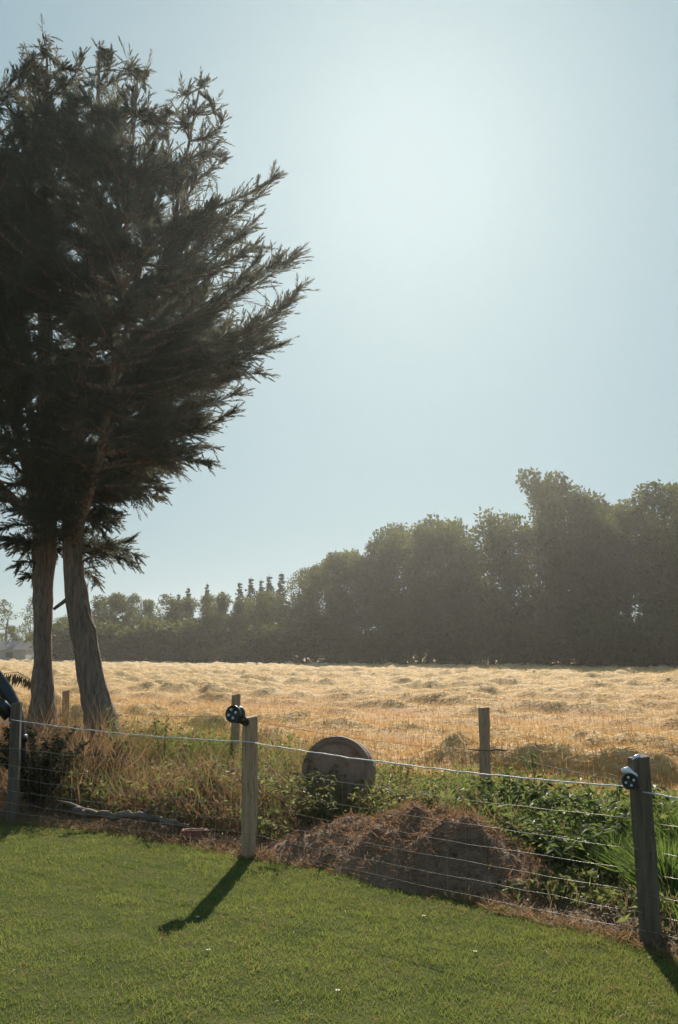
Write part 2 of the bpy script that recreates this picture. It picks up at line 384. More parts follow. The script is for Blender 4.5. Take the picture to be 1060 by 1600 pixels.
cypress('cypress_tree', 'tall dark cypress with the slightly leaning trunk that bends at its foot',
        [(172, 1200), (160, 1140), (147, 1080), (134, 1010), (122, 950), (113, 880), (112, 800), (120, 650), (140, 400), (152, 200), (156, 82)],
        [.33, .22, .165, .155, .15, .125, .115, .10, .075, .035, .01],
        [[(115, 790, 0), (190, 620, .1), (262, 400, .1), (312, 138, 0)], [(113, 860, 0), (160, 700, -.9), (190, 480, -1.4), (215, 125, -1.2)],
         [(116, 700, 0), (180, 600, .9), (220, 420, 1.5), (262, 180, 1.5)]],
        (-1.9, 1.9), 360,
        [(428, 280, 0), (412, 300, .3), (463, 398, .1), (440, 405, -.4), (470, 453, 0), (455, 470, .5), (432, 540, -.2), (404, 582, 0), (372, 615, .4), (356, 648, 0),
         (335, 700, .1), (322, 722, -.3), (255, 765, 0), (240, 775, .4), (212, 868, 0), (205, 880, -.4), (200, 845, .3), (346, 190, 0), (350, 243, .2), (338, 320, 0), (322, 152, -.2), (296, 140, .2), (215, 122, -.6),
         (205, 105, .2), (360, 330, .1), (395, 350, -.1), (400, 430, .3), (400, 500, 0), (175, 90, 0), (190, 150, 0), (150, 905, .2)], 11, TD,
        rim_light=[(133, 945), (140, 965), (149, 985), (152, 1010), (158, 1045)], stub=[(118, 925), (103, 938), (84, 952)])
cypress('cypress_tree', 'tall dark cypress with the straight upright trunk close to the leaning one',
        [(66, 1200), (67, 1120), (67, 1080), (67, 1030), (67, 960), (68, 900), (70, 850), (72, 780), (72, 600), (70, 350), (74, 78)],
        [.30, .18, .145, .11, .115, .14, .155, .14, .11, .07, .01],
        [[(70, 840, 0), (20, 650, -.3), (-30, 420, -.5), (-20, 165, -.4)], [(72, 800, 0), (40, 600, 1.0), (30, 400, 1.3), (50, 110, 1.2)], [(70, 830, 0), (-60, 700, .4), (-130, 500, .6), (-140, 190, .6)]],
        (1.3, 5.0), 270,
        [(40, 110, 0), (20, 150, .2), (-5, 170, 0), (100, 130, 0), (112, 110, .1), (128, 90, .2), (50, 95, -.2), (60, 130, 0), (15, 850, -.3), (30, 880, 0), (45, 900, .3), (-10, 830, .2), (60, 790, -.6), (100, 800, -.5), (90, 860, .5)], 23, TD + .25)

# ------------------------------------------------------------------ the wood and the far tree line
RNG = np.random.default_rng(99)
def blob_leaves(mb, c, r, n, size, tint0, squash=.85):
    d = rdir(n); q = RNG.uniform(.45, 1.04, n)[:, None]
    p = np.asarray(c) + d * q * np.array((r, r, r * squash))
    ld = unit(d * .5 + rdir(n)); mb.cards(p, ld, unit(np.cross(ld, rdir(n))), size * RNG.uniform(.6, 1.5, n), size * RNG.uniform(.4, .9, n), np.clip(RNG.normal(tint0, .22, n), 0, 1))
def broadleaf(H, W, lobes, leaves, size, low=.12, top=1.0, ragged=.25, leafm='wood_leaf'):
    root = thing('broadleaf_tree', 'x', 'tree')
    mb = MB(); z = np.linspace(0, .72 * H, 8); mb.tube(np.stack([np.cumsum(RNG.normal(0, .05, 8)), np.cumsum(RNG.normal(0, .05, 8)), z], 1), np.linspace(.03 * H * .7, .05, 8), 7, .1)
    mb.build('trunk', M['far_bark'], root, True)
    cr = MB()
    for k in range(lobes):
        f = (k + .5) / lobes; zz = low + (top - low) * f
        env = math.sin(math.pi * min(1, (zz * .80 + .18))) ** .6
        a = RNG.uniform(0, 2 * math.pi); rr = RNG.uniform(.2, 1) ** .6 * env * W * .38
        r = W * RNG.uniform(.12, .25) * (1 - .3 * max(0, zz - .6))
        c = (rr * math.cos(a), rr * math.sin(a), zz * H * .95 - r * .4 + RNG.normal() * ragged)
        blob_leaves(cr, c, r, leaves // lobes, size, RNG.normal(.45, .34))
        if k % 5 == 2:
            mb = MB(); mb.tube([(0, 0, c[2] * .55), (c[0] * .5, c[1] * .5, c[2] * .8), c], (.11, .07, .03), 5); mb.build('limb', M['far_bark'], root, True)
    cr.build('crown', M[leafm], root)
    root['H'] = H; return root
def spruce(H, W, loose=0.0):
    root = thing('spruce_tree', 'x', 'tree')
    mb = MB(); mb.tube([(0, 0, 0), (0, 0, H * .5), (0, 0, H)], (.16, .09, .015), 6); mb.build('trunk', M['far_bark'], root, True)
    cr = MB(); nl = int(H * 2.2)
    for k in range(nl):
        f = k / nl; z0 = H * (.06 + .93 * f); r = W * .5 * (1 - f) ** .95 + .05
        nb = int(7 + 6 * (1 - f)); a = RNG.uniform(0, 6.28, nb); n = 15
        for ang in a:
            L = r * RNG.uniform(.3, 1.3); z = z0 + RNG.normal() * .7 * (1 - f); s = RNG.uniform(.1, 1, n)
            d = np.array((math.cos(ang), math.sin(ang), .15 - .25 * (1 - f)))
            p = np.array((0, 0, z)) + d * (L * s)[:, None] + RNG.normal(size=(n, 3)) * .06
            ld = unit(d + RNG.normal(size=(n, 3)) * .5); cr.cards(p, ld, unit(np.cross(ld, rdir(n))), RNG.uniform(.35, .6, n) * (1.15 - .8 * f), RNG.uniform(.14, .24, n), np.clip(RNG.normal(.4, .25, n), 0, 1))
    cr.build('crown', M['spruce'], root); root['H'] = H; return root
def shrub(H, W, leaves, size, leafm='wood_leaf'):
    root = thing('shrub', 'x', 'shrub')
    st = MB()
    for k in range(1): st.tube([(0, 0, 0), (.1, .05, H * .3), (.2, .1, H * .7)], (.09, .06, .02), 5)
    st.build('stem', M['far_bark'], root, True)
    cr = MB(); nl = 12
    for k in range(nl):
        a = RNG.uniform(0, 6.28); q = RNG.uniform(0, 1) ** .5 * W * .34; r = W * RNG.uniform(.16, .24)
        blob_leaves(cr, (q * math.cos(a), q * math.sin(a), RNG.uniform(.15, .78) * H), r, leaves // nl, size, RNG.normal(.45, .12), min(.9, H / W))
    cr.build('crown', M[leafm], root); root['H'] = H; return root
def fit_height(root):
    for c in root.children:
        if c.name.startswith('crown'): root['H'] = float(np.percentile([v.co.z for v in c.data.vertices], 99.6))
PROT = {}
def put(kind, px, depth, H, label, group=None, sxy=1.0, rz=None):
    root, used = PROT[kind]
    o = root if not used else copy_tree(root); PROT[kind][1] = True
    d = ray(px, 1015); o.location = (d[0] / d[1] * depth, depth, -.1)
    s = H / root['H']; o.scale = (s * sxy, s * sxy, s); o.rotation_euler = (0, 0, RNG.uniform(0, 6.28) if rz is None else rz)
    tag(o, label, group=group); return o
for nm, a in (('b1', (16, 10, 17, 8000, .34)), ('b2', (15, 9, 15, 7500, .34)), ('b3', (17, 11, 20, 8500, .35)), ('b4', (14, 9, 13, 7000, .33))):
    PROT[nm] = [broadleaf(*a), False]
PROT['tall'] = [broadleaf(18, 8.5, 21, 8000, .34, low=.12, ragged=.9), False]
PROT['thin'] = [broadleaf(15, 6.5, 16, 1700, .34, low=.15, ragged=.6), False]
PROT['pale'] = [broadleaf(13, 9, 20, 3400, .40, leafm='wood_leaf_pale'), False]
PROT['s1'] = [spruce(12, 4.2), False]; PROT['s2'] = [spruce(11, 3.6), False]
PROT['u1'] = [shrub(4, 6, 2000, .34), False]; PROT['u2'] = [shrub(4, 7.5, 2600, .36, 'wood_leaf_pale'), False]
bpy.context.view_layer.update()
for q in PROT.values(): fit_height(q[0])
def wood_front(px): return np.interp(px, [-100, 100, 400, 700, 1060, 1300], [150, 132, 112, 98, 84, 77])
def topH(px, py, depth): return P(px, py, depth)[2] + .1
TOP = ([385, 420, 450, 480, 505, 560, 575, 620, 680, 720, 760, 810, 830, 850, 890, 925, 950, 975, 1005, 1035, 1060, 1120, 1250],
       [968, 935, 905, 880, 872, 852, 835, 815, 802, 808, 812, 805, 775, 748, 750, 765, 785, 782, 790, 770, 758, 750, 740])
gF = 'broadleaf trees of the wood beyond the field'
BK = 'broadleaf tree set behind the front row of the wood, its crown showing over it'
kk = 0
for px, where in ((455, 'next to the lowest tree at its spruce end'), (492, 'straight above the left rim of the brown drum'), (530, 'straight above the middle of the brown drum'),
                  (572, 'straight above the right rim of the brown drum'), (612, 'above the gap between the brown drum and the heap top'), (655, 'straight above the top of the heap of cuttings'),
                  (698, 'midway between the heap top and the lone far post'), (735, 'just left of the lone far post'), (790, 'just right of the lone far post'),
                  (905, 'at the foot of the tall tree with the rounded top'), (945, 'midway between the round-topped tall tree and the near leaning post'), (985, 'straight above the near leaning post'),
                  (1075, 'half out of view past the near leaning post'), (1120, 'out of view past the near leaning post'), (1180, 'farthest out of view past the near leaning post')):
    d = wood_front(px) + RNG.uniform(1, 4); kk += 1
    put(('b1', 'b2', 'b3', 'b4')[kk % 4], px, d, topH(px, np.interp(px, *TOP) + RNG.uniform(0, 44), d), 'front tree of the wood, ' + where, gF, RNG.uniform(.78, 1.0))
for px in (470, 512, 552, 592, 632, 672, 715, 800, 880, 930, 970, 1010, 1060, 1110):
    d = wood_front(px) + RNG.uniform(7, 13); kk += 1
    put(('b3', 'b1', 'b4', 'b2')[kk % 4], px, d, topH(px, np.interp(px, *TOP) + RNG.uniform(0, 10), d), BK, gF, RNG.uniform(.85, 1.05))
for px, py, k, lb, sx in ((845, 738, 'tall', 'tallest ragged tree of the wood, with a spiky double top', .9),
                      (885, 744, 'tall', 'tall tree with a rounded top close beside the tallest ragged tree', .95),
                      (768, 798, 'thin', 'sparse thin-topped tree in a dip of the wood beside the tallest trees', 1.0),
                      (428, 925, 'pale', 'lowest broadleaf tree at the end of the wood nearest the spruces', .9),
                      (1040, 755, 'tall', 'tall dark tree at the edge of the picture where the wood rises again', 1.2)):
    d = wood_front(px) + 4; put(k, px, d, topH(px, py, d), lb, None, sx)
for px in (400, 440, 480, 520, 560, 600, 640, 690, 740, 780, 830, 870, 920, 960, 1000, 1050, 1100):
    d = wood_front(px) - RNG.uniform(.2, 1.5)
    put('u1', px, d, RNG.uniform(3, 5.2), 'dark low shrub filling the foot of the wood at the field edge', 'shrubs along the foot of the wood', RNG.uniform(.9, 1.2))
# far tree line on the other side of the trunks
for px, py, dd in ((296, 920, 16), (322, 914, 18), (346, 925, 15), (372, 912, 20), (388, 905, 16), (404, 908, 17), (420, 902, 19), (437, 898, 15), (275, 930, 18)):
    d = wood_front(px) + dd
    put(('s1', 's2')[px % 2], px, d, topH(px, py, d), 'slender pointed spruce rising behind the far hedge line', 'spruces behind the far hedge line', RNG.uniform(.8, 1.6)).rotation_euler.x = RNG.normal(0, .03)
for px, py, k in ((150, 932, 'b2'), (178, 928, 'b4'), (205, 930, 'b1'), (235, 938, 'b3'), (262, 930, 'b2'), (290, 934, 'b4'), (322, 930, 'b1'), (402, 926, 'b3'), (372, 934, 'b2'), (120, 950, 'b4')):
    d = wood_front(px) + RNG.uniform(3, 8)
    put(k, px, d, topH(px, py, d), 'low round-headed tree in the far tree line beside the spruces', 'round trees of the far tree line', RNG.uniform(.95, 1.25))
put('b4', 345, 118, topH(345, 928, 118), 'dark round tree standing just behind the pale bush in the far tree line', None, .85)
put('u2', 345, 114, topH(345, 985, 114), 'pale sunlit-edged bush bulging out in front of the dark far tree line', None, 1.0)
for px in (118, 150, 172, 190, 208, 225, 244, 262, 280, 298, 385, 410):
    d = wood_front(px) + RNG.uniform(-2, 3)
    put('u1', px, d, RNG.uniform(3.4, 6.2), 'dark low shrub at the foot of the far tree line', 'shrubs along the foot of the far tree line', 1.2)
put('thin', 8, 150, topH(8, 938, 150), 'small open tree with sky showing through it at the edge beside the grey shed', None, 1.5)
put('thin', 46, 150, topH(46, 934, 150), 'small wispy tree just behind the straight cypress trunk', None, .9)
for px, py in ((20, 978), (60, 975), (-30, 970), (95, 965)):
    put('b3', px, 158, topH(px, py, 158), 'dark rounded tree behind the grey shed', 'dark trees behind the grey shed', 1.3)
put('u1', 100, 133, 4.5, 'dark shrub seen between the two cypress trunks', None, 1.3)
put('b1', -120, 150, 13, 'broadleaf tree beyond the grey shed, just out of view', None)
# low grey farm building
sh = thing('farm_shed', 'low grey farm building with a dark slate roof beyond the field', 'shed', (*gp(8, 1031.5)[:2], 0), R(4))
sh.location = (-50.5, 146, -.1)
mb = MB(); box(mb, (0, 0, 0), (11, 5, 1.7)); mb.build('wall', M['wall'], sh)
mb = MB(); mb.add([(-5.7, -2.9, 1.72), (5.7, -2.9, 1.72), (5.7, 0, 2.9), (-5.7, 0, 2.9), (5.7, 2.9, 1.72), (-5.7, 2.9, 1.72)], [(0, 1, 2, 3), (3, 2, 4, 5)])
mb.add([(-5.7, -2.9, 1.72), (-5.7, 0, 2.9), (-5.7, 2.9, 1.72)], [(0, 1, 2)]); mb.add([(5.7, -2.9, 1.72), (5.7, 2.9, 1.72), (5.7, 0, 2.9)], [(0, 1, 2)]); mb.build('roof', M['slate'], sh)
for x in (-3.2, .2, 3.2):
    mb = MB(); box(mb, (x, -2.53, .6), (1.0, .06, .75)); mb.build('window', M['glass'], sh)

# ------------------------------------------------------------------ fences
def post(label, px, ytop, ybase, depth, wpx, mat, rz=0.0, group=None, cap=None, lean=(0, 0)):
    b = P(px, ybase, depth); t = P(px, ytop, depth); z0 = -.05
    o = thing('fence_post', label, 'fence post', (b[0], depth, z0), rz, group)
    wd = wpx * depth / FPX; h = t[2] - z0
    mb = MB(); n = 7
    for i in range(1):
        sx = wd / 2; bv = wd * .12; ring = [(-sx + bv, -sx), (sx - bv, -sx), (sx, -sx + bv), (sx, sx - bv), (sx - bv, sx), (-sx + bv, sx), (-sx, sx - bv), (-sx, -sx + bv)]
        V = []; zs = list(np.linspace(0, h - bv * .6, n)) + [h]
        for j, z in enumerate(zs):
            k = (.92 if j == len(zs) - 1 else 1.0) * (1 + RNG.normal() * .012)
            for x, y in ring: V.append((x * k + lean[0] * z / h + RNG.normal() * .0026, y * k + lean[1] * z / h + RNG.normal() * .0026, z + RNG.normal() * .003 + (x * .14 if j == len(zs) - 1 else 0)))
        F = [(j * 8 + q, j * 8 + (q + 1) % 8, j * 8 + 8 + (q + 1) % 8, j * 8 + 8 + q) for j in range(len(zs) - 1) for q in range(8)]
        mb.add(V, F); e = (len(zs) - 1) * 8; mb.f.append(np.array([[e, e + 1, e + 2, e + 3], [e, e + 3, e + 4, e + 7], [e + 4, e + 5, e + 6, e + 7]])); mb.t.append(np.full(3, .5)); mb.m.append(np.zeros(3, int))
    mb.build('post_shaft', mat, o)
    return o, h, wd
def reel(parent, c, r, thick, az):
    """round black wire tensioner: drum with rims, hub plate and four pale bolts, facing az"""
    f = np.array((math.sin(az), -math.cos(az), .12)); f = f / np.linalg.norm(f); s = np.array((math.cos(az), math.sin(az), 0)); u = np.cross(s, f) * -1
    u = unit(np.cross(f, s)); c = np.asarray(c, float)
    mb = MB(); a = -thick / 2
    prof = [(a, r * .55), (a, r), (a + thick * .22, r), (a + thick * .26, r * .86), (a + thick * .74, r * .86), (a + thick * .78, r), (a + thick * .97, r), (a + thick, r * .93), (a + thick, r * .8), (a + thick * .93, r * .78), (a + thick * .93, r * .02)]
    n = 28; V = []
    for d, q in prof:
        for k in range(n):
            th = k * 2 * math.pi / n; V.append(c + f * d + s * q * math.cos(th) + u * q * math.sin(th))
    F = [(i * n + k, i * n + (k + 1) % n, i * n + n + (k + 1) % n, i * n + n + k) for i in range(len(prof) - 1) for k in range(n)]
    mb.add(V, F); t = mb.build('wire_tensioner', M['black'], parent, True)
    for k in range(4):
        th = .35 + k * math.pi / 2; q = c + f * (thick * .5) + s * r * .5 * math.cos(th) + u * r * .5 * math.sin(th)
        m2 = MB(); m2.tube([q - f * .006, q + f * .008, q + f * .011], (r * .17, r * .17, r * .11), 8); m2.build('bolt', M['pale_bolt'], t, True)
    return t
gN = 'posts of the near wire fence'
pL, hL, wL = post('dark fence post standing in front of the bent black pipe', 18.5, 1098, 1282, 9.72, 15, M['post_dark'], R(6), gN)
pC, hC, wC = post('square brown fence post casting its shadow on the lawn, round tensioner at its top', 389, 1120, 1338, 8.10, 19.5, M['post'], R(24), gN)
pR, hR, wR = post('dark leaning fence post nearest the camera, with a white cap and black tensioner', 1018, 1182, 1478, 5.72, 27, M['post_dark'], R(10), gN, lean=(-.03, .0))
def loc_in(o, w):                     # world point into the thing's own frame
    c, s = math.cos(-o.rotation_euler.z), math.sin(-o.rotation_euler.z); d = np.asarray(w) - np.array(o.location)
    return np.array((d[0] * c - d[1] * s, d[0] * s + d[1] * c, d[2]))
q = P(368, 1116, 8.00); reel(pC, loc_in(pC, q), .068, .085, R(-28) - R(24))
mb = MB(); mb.tube([loc_in(pC, q + np.array((.02, .03, -.01))), loc_in(pC, P(378, 1124, 8.02)), loc_in(pC, P(386, 1130, 8.06))], (.04, .036, .03), 9); mb.build('bracket', M['black'], pC, True)
q = P(985, 1221, 5.64); reel(pR, loc_in(pR, q), .045, .05, R(-20) - R(10))
mb = MB(); mb.tube([loc_in(pR, q + np.array((.0, .04, .0))), loc_in(pR, P(1004, 1222, 5.69))], (.022, .022), 7); mb.build('bracket', M['black'], pR, True)
mb = MB(); mb.tube([loc_in(pR, P(972, 1204, 5.66)), loc_in(pR, P(980, 1203, 5.66)), loc_in(pR, P(988, 1210, 5.66)), loc_in(pR, P(1000, 1214, 5.68))], (.012, .020, .019, .010), 10); mb.build('insulator', M['white_cap'], pR, True)
mb = MB(); mb.tube([loc_in(pR, P(989, 1186, 5.68)), loc_in(pR, P(999, 1181, 5.69))], (.011, .014), 8); mb.build('white_cap', M['white_cap'], pR, True)
mb = MB(); box(mb, loc_in(pR, P(994, 1199, 5.70)), (.03, .03, .055), 0, bev=.004); mb.build('offset_arm', M['black'], pR)
gS = 'posts of the far fence along the field'
for px, yt, dep, wd, lb in ((98, 1079, 14.0, 12, 'short weathered post in the gap between the two cypress trunks'),
                            (367, 1085, 12.0, 14, 'weathered post standing behind the tensioner of the middle fence post'),
                            (759, 1105, 10.5, 15, 'lone weathered post at the field edge among green weeds')):
    o, h, _ = post(lb, px, yt, 1240, dep, wd * .92, M['post'], R(12), gS)
# wires
def sag(a, b, n=14, s=.02):
    t = np.linspace(0, 1, n)[:, None]; p = a + (b - a) * t; p[:, 2] -= s * 4 * (t * (1 - t))[:, 0]; return p
def strand(parent, pts, r, mat, name, jit=0.0, n=5):
    pts = np.array(pts); pts[1:-1] += RNG.normal(size=(len(pts) - 2, 3)) * jit
    m = MB(); m.tube(pts - np.array(parent.location), r, n); return m.build(name, mat, parent, True)
A, B, C = (np.array(o.location) for o in (pL, pC, pR))
fr = np.array((-.03, -.055, 0))
spans = [(A + np.array((-3.0, 1.3, 0)), A, 'running out of view past the bent pipe', (.96, .96)), (A, B, 'between the dark post and the middle post', (.99, .93)),
         (B, C, 'between the middle post and the leaning near post', (.93, .89)), (C, C + np.array((2.2, -2.6, 0)), 'running out of view past the near leaning post', (.87, .86))]
for i, (a, b, lb, (za, zb)) in enumerate(spans):
    th = thing('wire_netting', 'thin wire stock netting ' + lb, 'wire fence', tuple(a), 0, 'wire netting of the near fence')
    for h in (.14, .23, .33, .44, .57, .72):
        strand(th, sag(a + fr + (0, 0, h + RNG.normal() * .006), b + fr + (0, 0, h + RNG.normal() * .006), 18, .012), .0015, M['wire'], 'wire', .004)
    nst = int(np.linalg.norm(b - a) / .15); m = MB()
    for k in range(1, nst):
        c = a + fr + (b - a) * k / nst + (RNG.normal() * .006, 0, 0)
        m.tube(np.array([c + (0, 0, .13), c + (RNG.normal() * .01, 0, .4), c + (0, 0, .72)]) - a, .0006, 4, cap=False)
    m.build('stay_wires', M['wire'], th, True)['kind'] = 'stuff'
    rp = thing('electric_rope', 'white electric fence rope stretched ' + lb, 'fence rope', tuple(a), 0, 'white rope along the top of the near fence')
    p = sag(a + fr + (0, 0, za), b + fr + (0, 0, zb), 40, .03)
    strand(rp, p, .0044, M['rope'], 'rope', .0015, 6)
mb = MB()
pp = [P(98, 1100, 14.0) + (0, -.08, 0), P(367, 1118, 12) + (0, -.08, 0), P(759, 1172, 10.5) + (0, -.08, 0), P(1250, 1260, 8.6)]
for a, b, lb in ((pp[0], pp[1], 'single slack wire between the short post and the post behind the tensioner'), (pp[1], pp[2], 'single slack wire between the far posts above the weeds'), (pp[2], pp[3], 'single slack wire running out of view from the lone far post')):
    m = MB(); m.tube(sag(a, b, 12, .06), .0028, 5); tag(m.build('fence_wire', M['wire'], None, True), lb, 'wire', 'wires of the far fence')
m = MB(); m.tube([P(733, 1171, 10.4), P(745, 1172, 10.4), P(765, 1173, 10.4), P(775, 1171, 10.4), P(792, 1173, 10.4)], (.005, .007, .006, .011, .005), 6, .2)
tag(m.build('stick', M['log'], None, True), 'short dark stick tied across the lone far post', 'stick')

# ------------------------------------------------------------------ things along the fence
# bent black pipe at the edge
pz = np.array([P(-70, 985, 9.95), P(-30, 1028, 9.95), P(-2, 1064, 9.95), P(12, 1084, 9.95), P(22, 1104, 9.95), P(27, 1126, 9.95), P(29, 1150, 9.95), P(29, 1200, 9.95)])
tt = np.linspace(0, 1, 34); k = np.linspace(0, 1, len(pz)); ps = np.stack([np.interp(tt, k, pz[:, i]) for i in range(3)], 1)
for _ in range(4): ps[1:-1] = (ps[:-2] + ps[1:-1] * 2 + ps[2:]) / 4
pipe = thing('bent_pipe', 'thick black bent pipe curving down behind the dark fence post', 'pipe', (pz[-1][0], 9.95, 0))
m = MB(); m.tube(ps - np.array(pipe.location), .072 + .003 * (np.arange(34) % 2), 16); m.build('pipe_body', M['black'], pipe, True)
m = MB(); pz = np.array([P(-60, 1092, 9.75), P(-25, 1096, 9.75), P(2, 1103, 9.75), P(16, 1118, 9.78)]); m.tube(pz - np.array(pipe.location), .07, 14); m.build('pipe_branch', M['black'], pipe, True)
m = MB(); m.tube(np.array([P(29, 1148, 9.95), P(29, 1160, 9.95)]) - np.array(pipe.location), .085, 16); m.build('pipe_collar', M['black'], pipe, True)
# weathered drum lying in the weeds
dr = thing('weathered_drum', 'round weathered brown drum half buried in the weeds', 'drum', (*P(523, 1153, 9.4)[:2], 0), 0)
m = MB(); n = 40; rad = .325; th = np.arange(n) * 2 * math.pi / n
f = unit(np.array((-.22, -1.0, .10))); s_ = unit(np.cross(f, (0, 0, 1.0))); u_ = np.cross(s_, f); c0 = np.array((0.02, .1, P(523, 1153, 9.4)[2] - rad * .97))
def ringpts(d, r): return [c0 + f * d + s_ * r * math.cos(q) + u_ * r * .97 * math.sin(q) for q in th]
prof = [(.0, .012), (0, rad * .90), (.018, rad * .905), (.02, rad), (-.03, rad * 1.01), (-.06, rad * .975), (-.14, rad * .985), (-.16, rad * 1.0), (-.18, rad * .985), (-.3, rad * .97), (-.34, rad * .95), (-.34, .012)]
V = np.concatenate([ringpts(*q) for q in prof]); F = [(i * n + k, i * n + (k + 1) % n, i * n + n + (k + 1) % n, i * n + n + k) for i in range(len(prof) - 1) for k in range(n)]
m.add(V, F); m.build('barrel', M['drum'], dr)
m = MB(); V = np.concatenate([ringpts(.024, rad * .86), ringpts(.024, rad * 1.015), ringpts(-.028, rad * 1.03)]); m.add(V, [(i * n + k, i * n + (k + 1) % n, i * n + n + (k + 1) % n, i * n + n + k) for i in range(2) for k in range(n)]); m.build('rim', M['drum_rim'], dr)
# brick at the lawn edge
bq = gp(303, 1312); br = thing('brick', 'single red-brown brick lying at the lawn edge by the middle post', 'brick', (bq[0], bq[1] + .06, 0), R(10))
m = MB(); box(m, (0, 0, -.01), (.225, .12, .085), 0, bev=.008); m.build('brick_body', M['brick'], br)
m = MB(); box(m, (0, 0, .0755), (.15, .06, .006), 0, bev=.001); m.build('frog', M['brick'], br)
# fallen branch
def limbs(name, label, main, r0, subs, cat='branch', mat='log'):
    b = np.array(main[0]); o = thing(name, label, cat, (b[0], b[1], 0)); L = np.array(o.location)
    p = np.array(main); k = np.linspace(0, 1, len(p)); q = np.stack([np.interp(np.linspace(0, 1, 24), k, p[:, i]) for i in range(3)], 1); q[1:-1] += RNG.normal(size=(22, 3)) * .012
    m = MB(); m.tube(q - L, np.linspace(r0, r0 * .55, 24), 8, .15); m.build('stem', M[mat], o, True)
    for s in subs:
        m = MB(); m.tube(np.array(s) - L, np.linspace(r0 * .5, r0 * .15, len(s)), 6, .1); m.build('twig', M[mat], o, True)
    return o
limbs('fallen_branch', 'long dead branch lying on the brown verge beside the lawn', [gp(118, 1270, .16), gp(140, 1272, .13), gp(170, 1274, .11), gp(215, 1276, .12), gp(262, 1285, .10), gp(295, 1292, .05)], .042,
      [[gp(150, 1273, .13), gp(110, 1256, .2), gp(85, 1250, .25)], [gp(215, 1276, .12), gp(240, 1262, .2), gp(262, 1250, .3)], [gp(262, 1285, .1), gp(290, 1275, .1)]])
limbs('fallen_branch', 'shorter dead stick lying behind the long fallen branch', [gp(185, 1215, .12), gp(215, 1218, .14), gp(250, 1222, .1)], .018, [[gp(215, 1218, .14), gp(235, 1208, .2)]])
# heap of cuttings behind the near fence
gx, gy = np.meshgrid(np.linspace(-2.2, 2.2, 150), np.linspace(-1.2, 1.2, 90))
X = MC[0] + gx * MA[0] - gy * MA[1]; Y = MC[1] + gx * MA[1] + gy * MA[0]
Z = mound_h(X, Y); Z = Z * (1 + (fb(X, Y, 3, 41) - .5) * .7) + (fb(X, Y, 8, 42) - .5) * .08 * np.clip(Z / .1, 0, 1) - .05
hp = thing('dirt_heap', 'brown heap of dry cuttings behind the wire between the middle and near posts', 'heap', (MC[0], MC[1], 0))
mb = MB(); i = np.arange(X.size).reshape(X.shape); mb.add(np.stack([X - MC[0], Y - MC[1], Z], -1).reshape(-1, 3), np.stack([i[:-1, :-1], i[:-1, 1:], i[1:, 1:], i[1:, :-1]], -1).reshape(-1, 4)); mb.build('heap_body', M['mound'], hp, True)
n = 12000; u = RNG.normal(0, .85, n); v = RNG.normal(0, .42, n); x = MC[0] + u * MA[0] - v * MA[1]; y = MC[1] + u * MA[1] + v * MA[0]
keep = mound_h(x, y) > .05; x, y = x[keep], y[keep]; n = len(x)
p = np.stack([x - MC[0], y - MC[1], mound_h(x, y) * (1 + (fb(x, y, 3, 41) - .5) * .7) + (fb(x, y, 8, 42) - .5) * .08 * np.clip(mound_h(x, y) / .1, 0, 1) - .045], 1); d = unit(rdir(n) * (1, 1, .45) + (0, 0, .12))
mb = MB(); mb.cards(p, d, unit(np.cross(d, rdir(n))), RNG.uniform(.03, .11, n), RNG.uniform(.004, .011, n), RNG.random(n)); mb.build('dry_cuttings', M['cuttings'], hp)['kind'] = 'stuff'

# ------------------------------------------------------------------ stuff: grass, straw, weeds
RNG = np.random.default_rng(5)
# mown grass
n = 330000
x = RNG.uniform(-5.2, 4.2, n); tq = RNG.random(n) ** 1.0; y = 3.0 + (edge_y(x) + .10 - 3.0) * tq
ok = (edge_y(x) > 3.2) & (np.abs(x) < .42 * y + 1.1); x, y = x[ok], y[ok]
y = y + (RNG.random(len(y)) - .5) * .08; n = len(x)
cl = fb(x, y, 2.2, 51); cl2 = fb(x, y, 9, 52)
d = unit(np.stack([RNG.normal(0, .55, n), RNG.normal(0, .55, n), np.full(n, .85)], 1))
p = np.stack([x, y, lawn_z(x, y) - .004], 1)
mb = MB(); mb.tris(p, d, unit(np.cross(d, rdir(n))), (.016 + .034 * cl2 ** 1.3 + .014 * (cl - .5)) * RNG.uniform(.6, 1.3, n), RNG.uniform(.003, .0055, n), np.clip(.5 + (cl - .5) * 2.2 + (cl2 - .5) * 1.0 + RNG.normal(0, .2, n), 0, 1))
tag(mb.build('grass', M['grass']), 'short mown grass of the lawn', kind='stuff')
# dead brown trimmings along the lawn's edge
n = 15000; x = RNG.uniform(-6, 3.2, n); y = edge_y(x) + RNG.gamma(1.6, .13, n) - .10
d = unit(rdir(n) * (1, 1, .4) + (0, 0, .2)); p = np.stack([x, y, np.maximum(verge_z(x, y), lawn_z(x, y)) + .004], 1)
mb = MB(); mb.cards(p, d, unit(np.cross(d, rdir(n))), RNG.uniform(.04, .12, n), RNG.uniform(.004, .009, n), RNG.random(n) * .75)
tag(mb.build('dead_grass', M['dry']), 'dry brown trimmings along the edge of the lawn', kind='stuff')
n = 16000; x = RNG.uniform(-5.0, 4.0, n); y = 3.0 + (edge_y(x) - 3.0) * RNG.random(n); ok = (edge_y(x) > 3.2) & (RNG.random(n) < fb(x, y, 1.4, 57) ** 2 * 2); x, y = x[ok], y[ok]; n = len(x)
d = unit(rdir(n) * (1, 1, .35) + (0, 0, .35)); p = np.stack([x, y, lawn_z(x, y) + RNG.uniform(.006, .022, n)], 1)
mb = MB(); mb.tris(p, d, unit(np.cross(d, rdir(n))), RNG.uniform(.02, .06, n), RNG.uniform(.003, .006, n), RNG.random(n))
tag(mb.build('dead_grass', M['dry']), 'withered pale blades lying among the mown grass', kind='stuff')
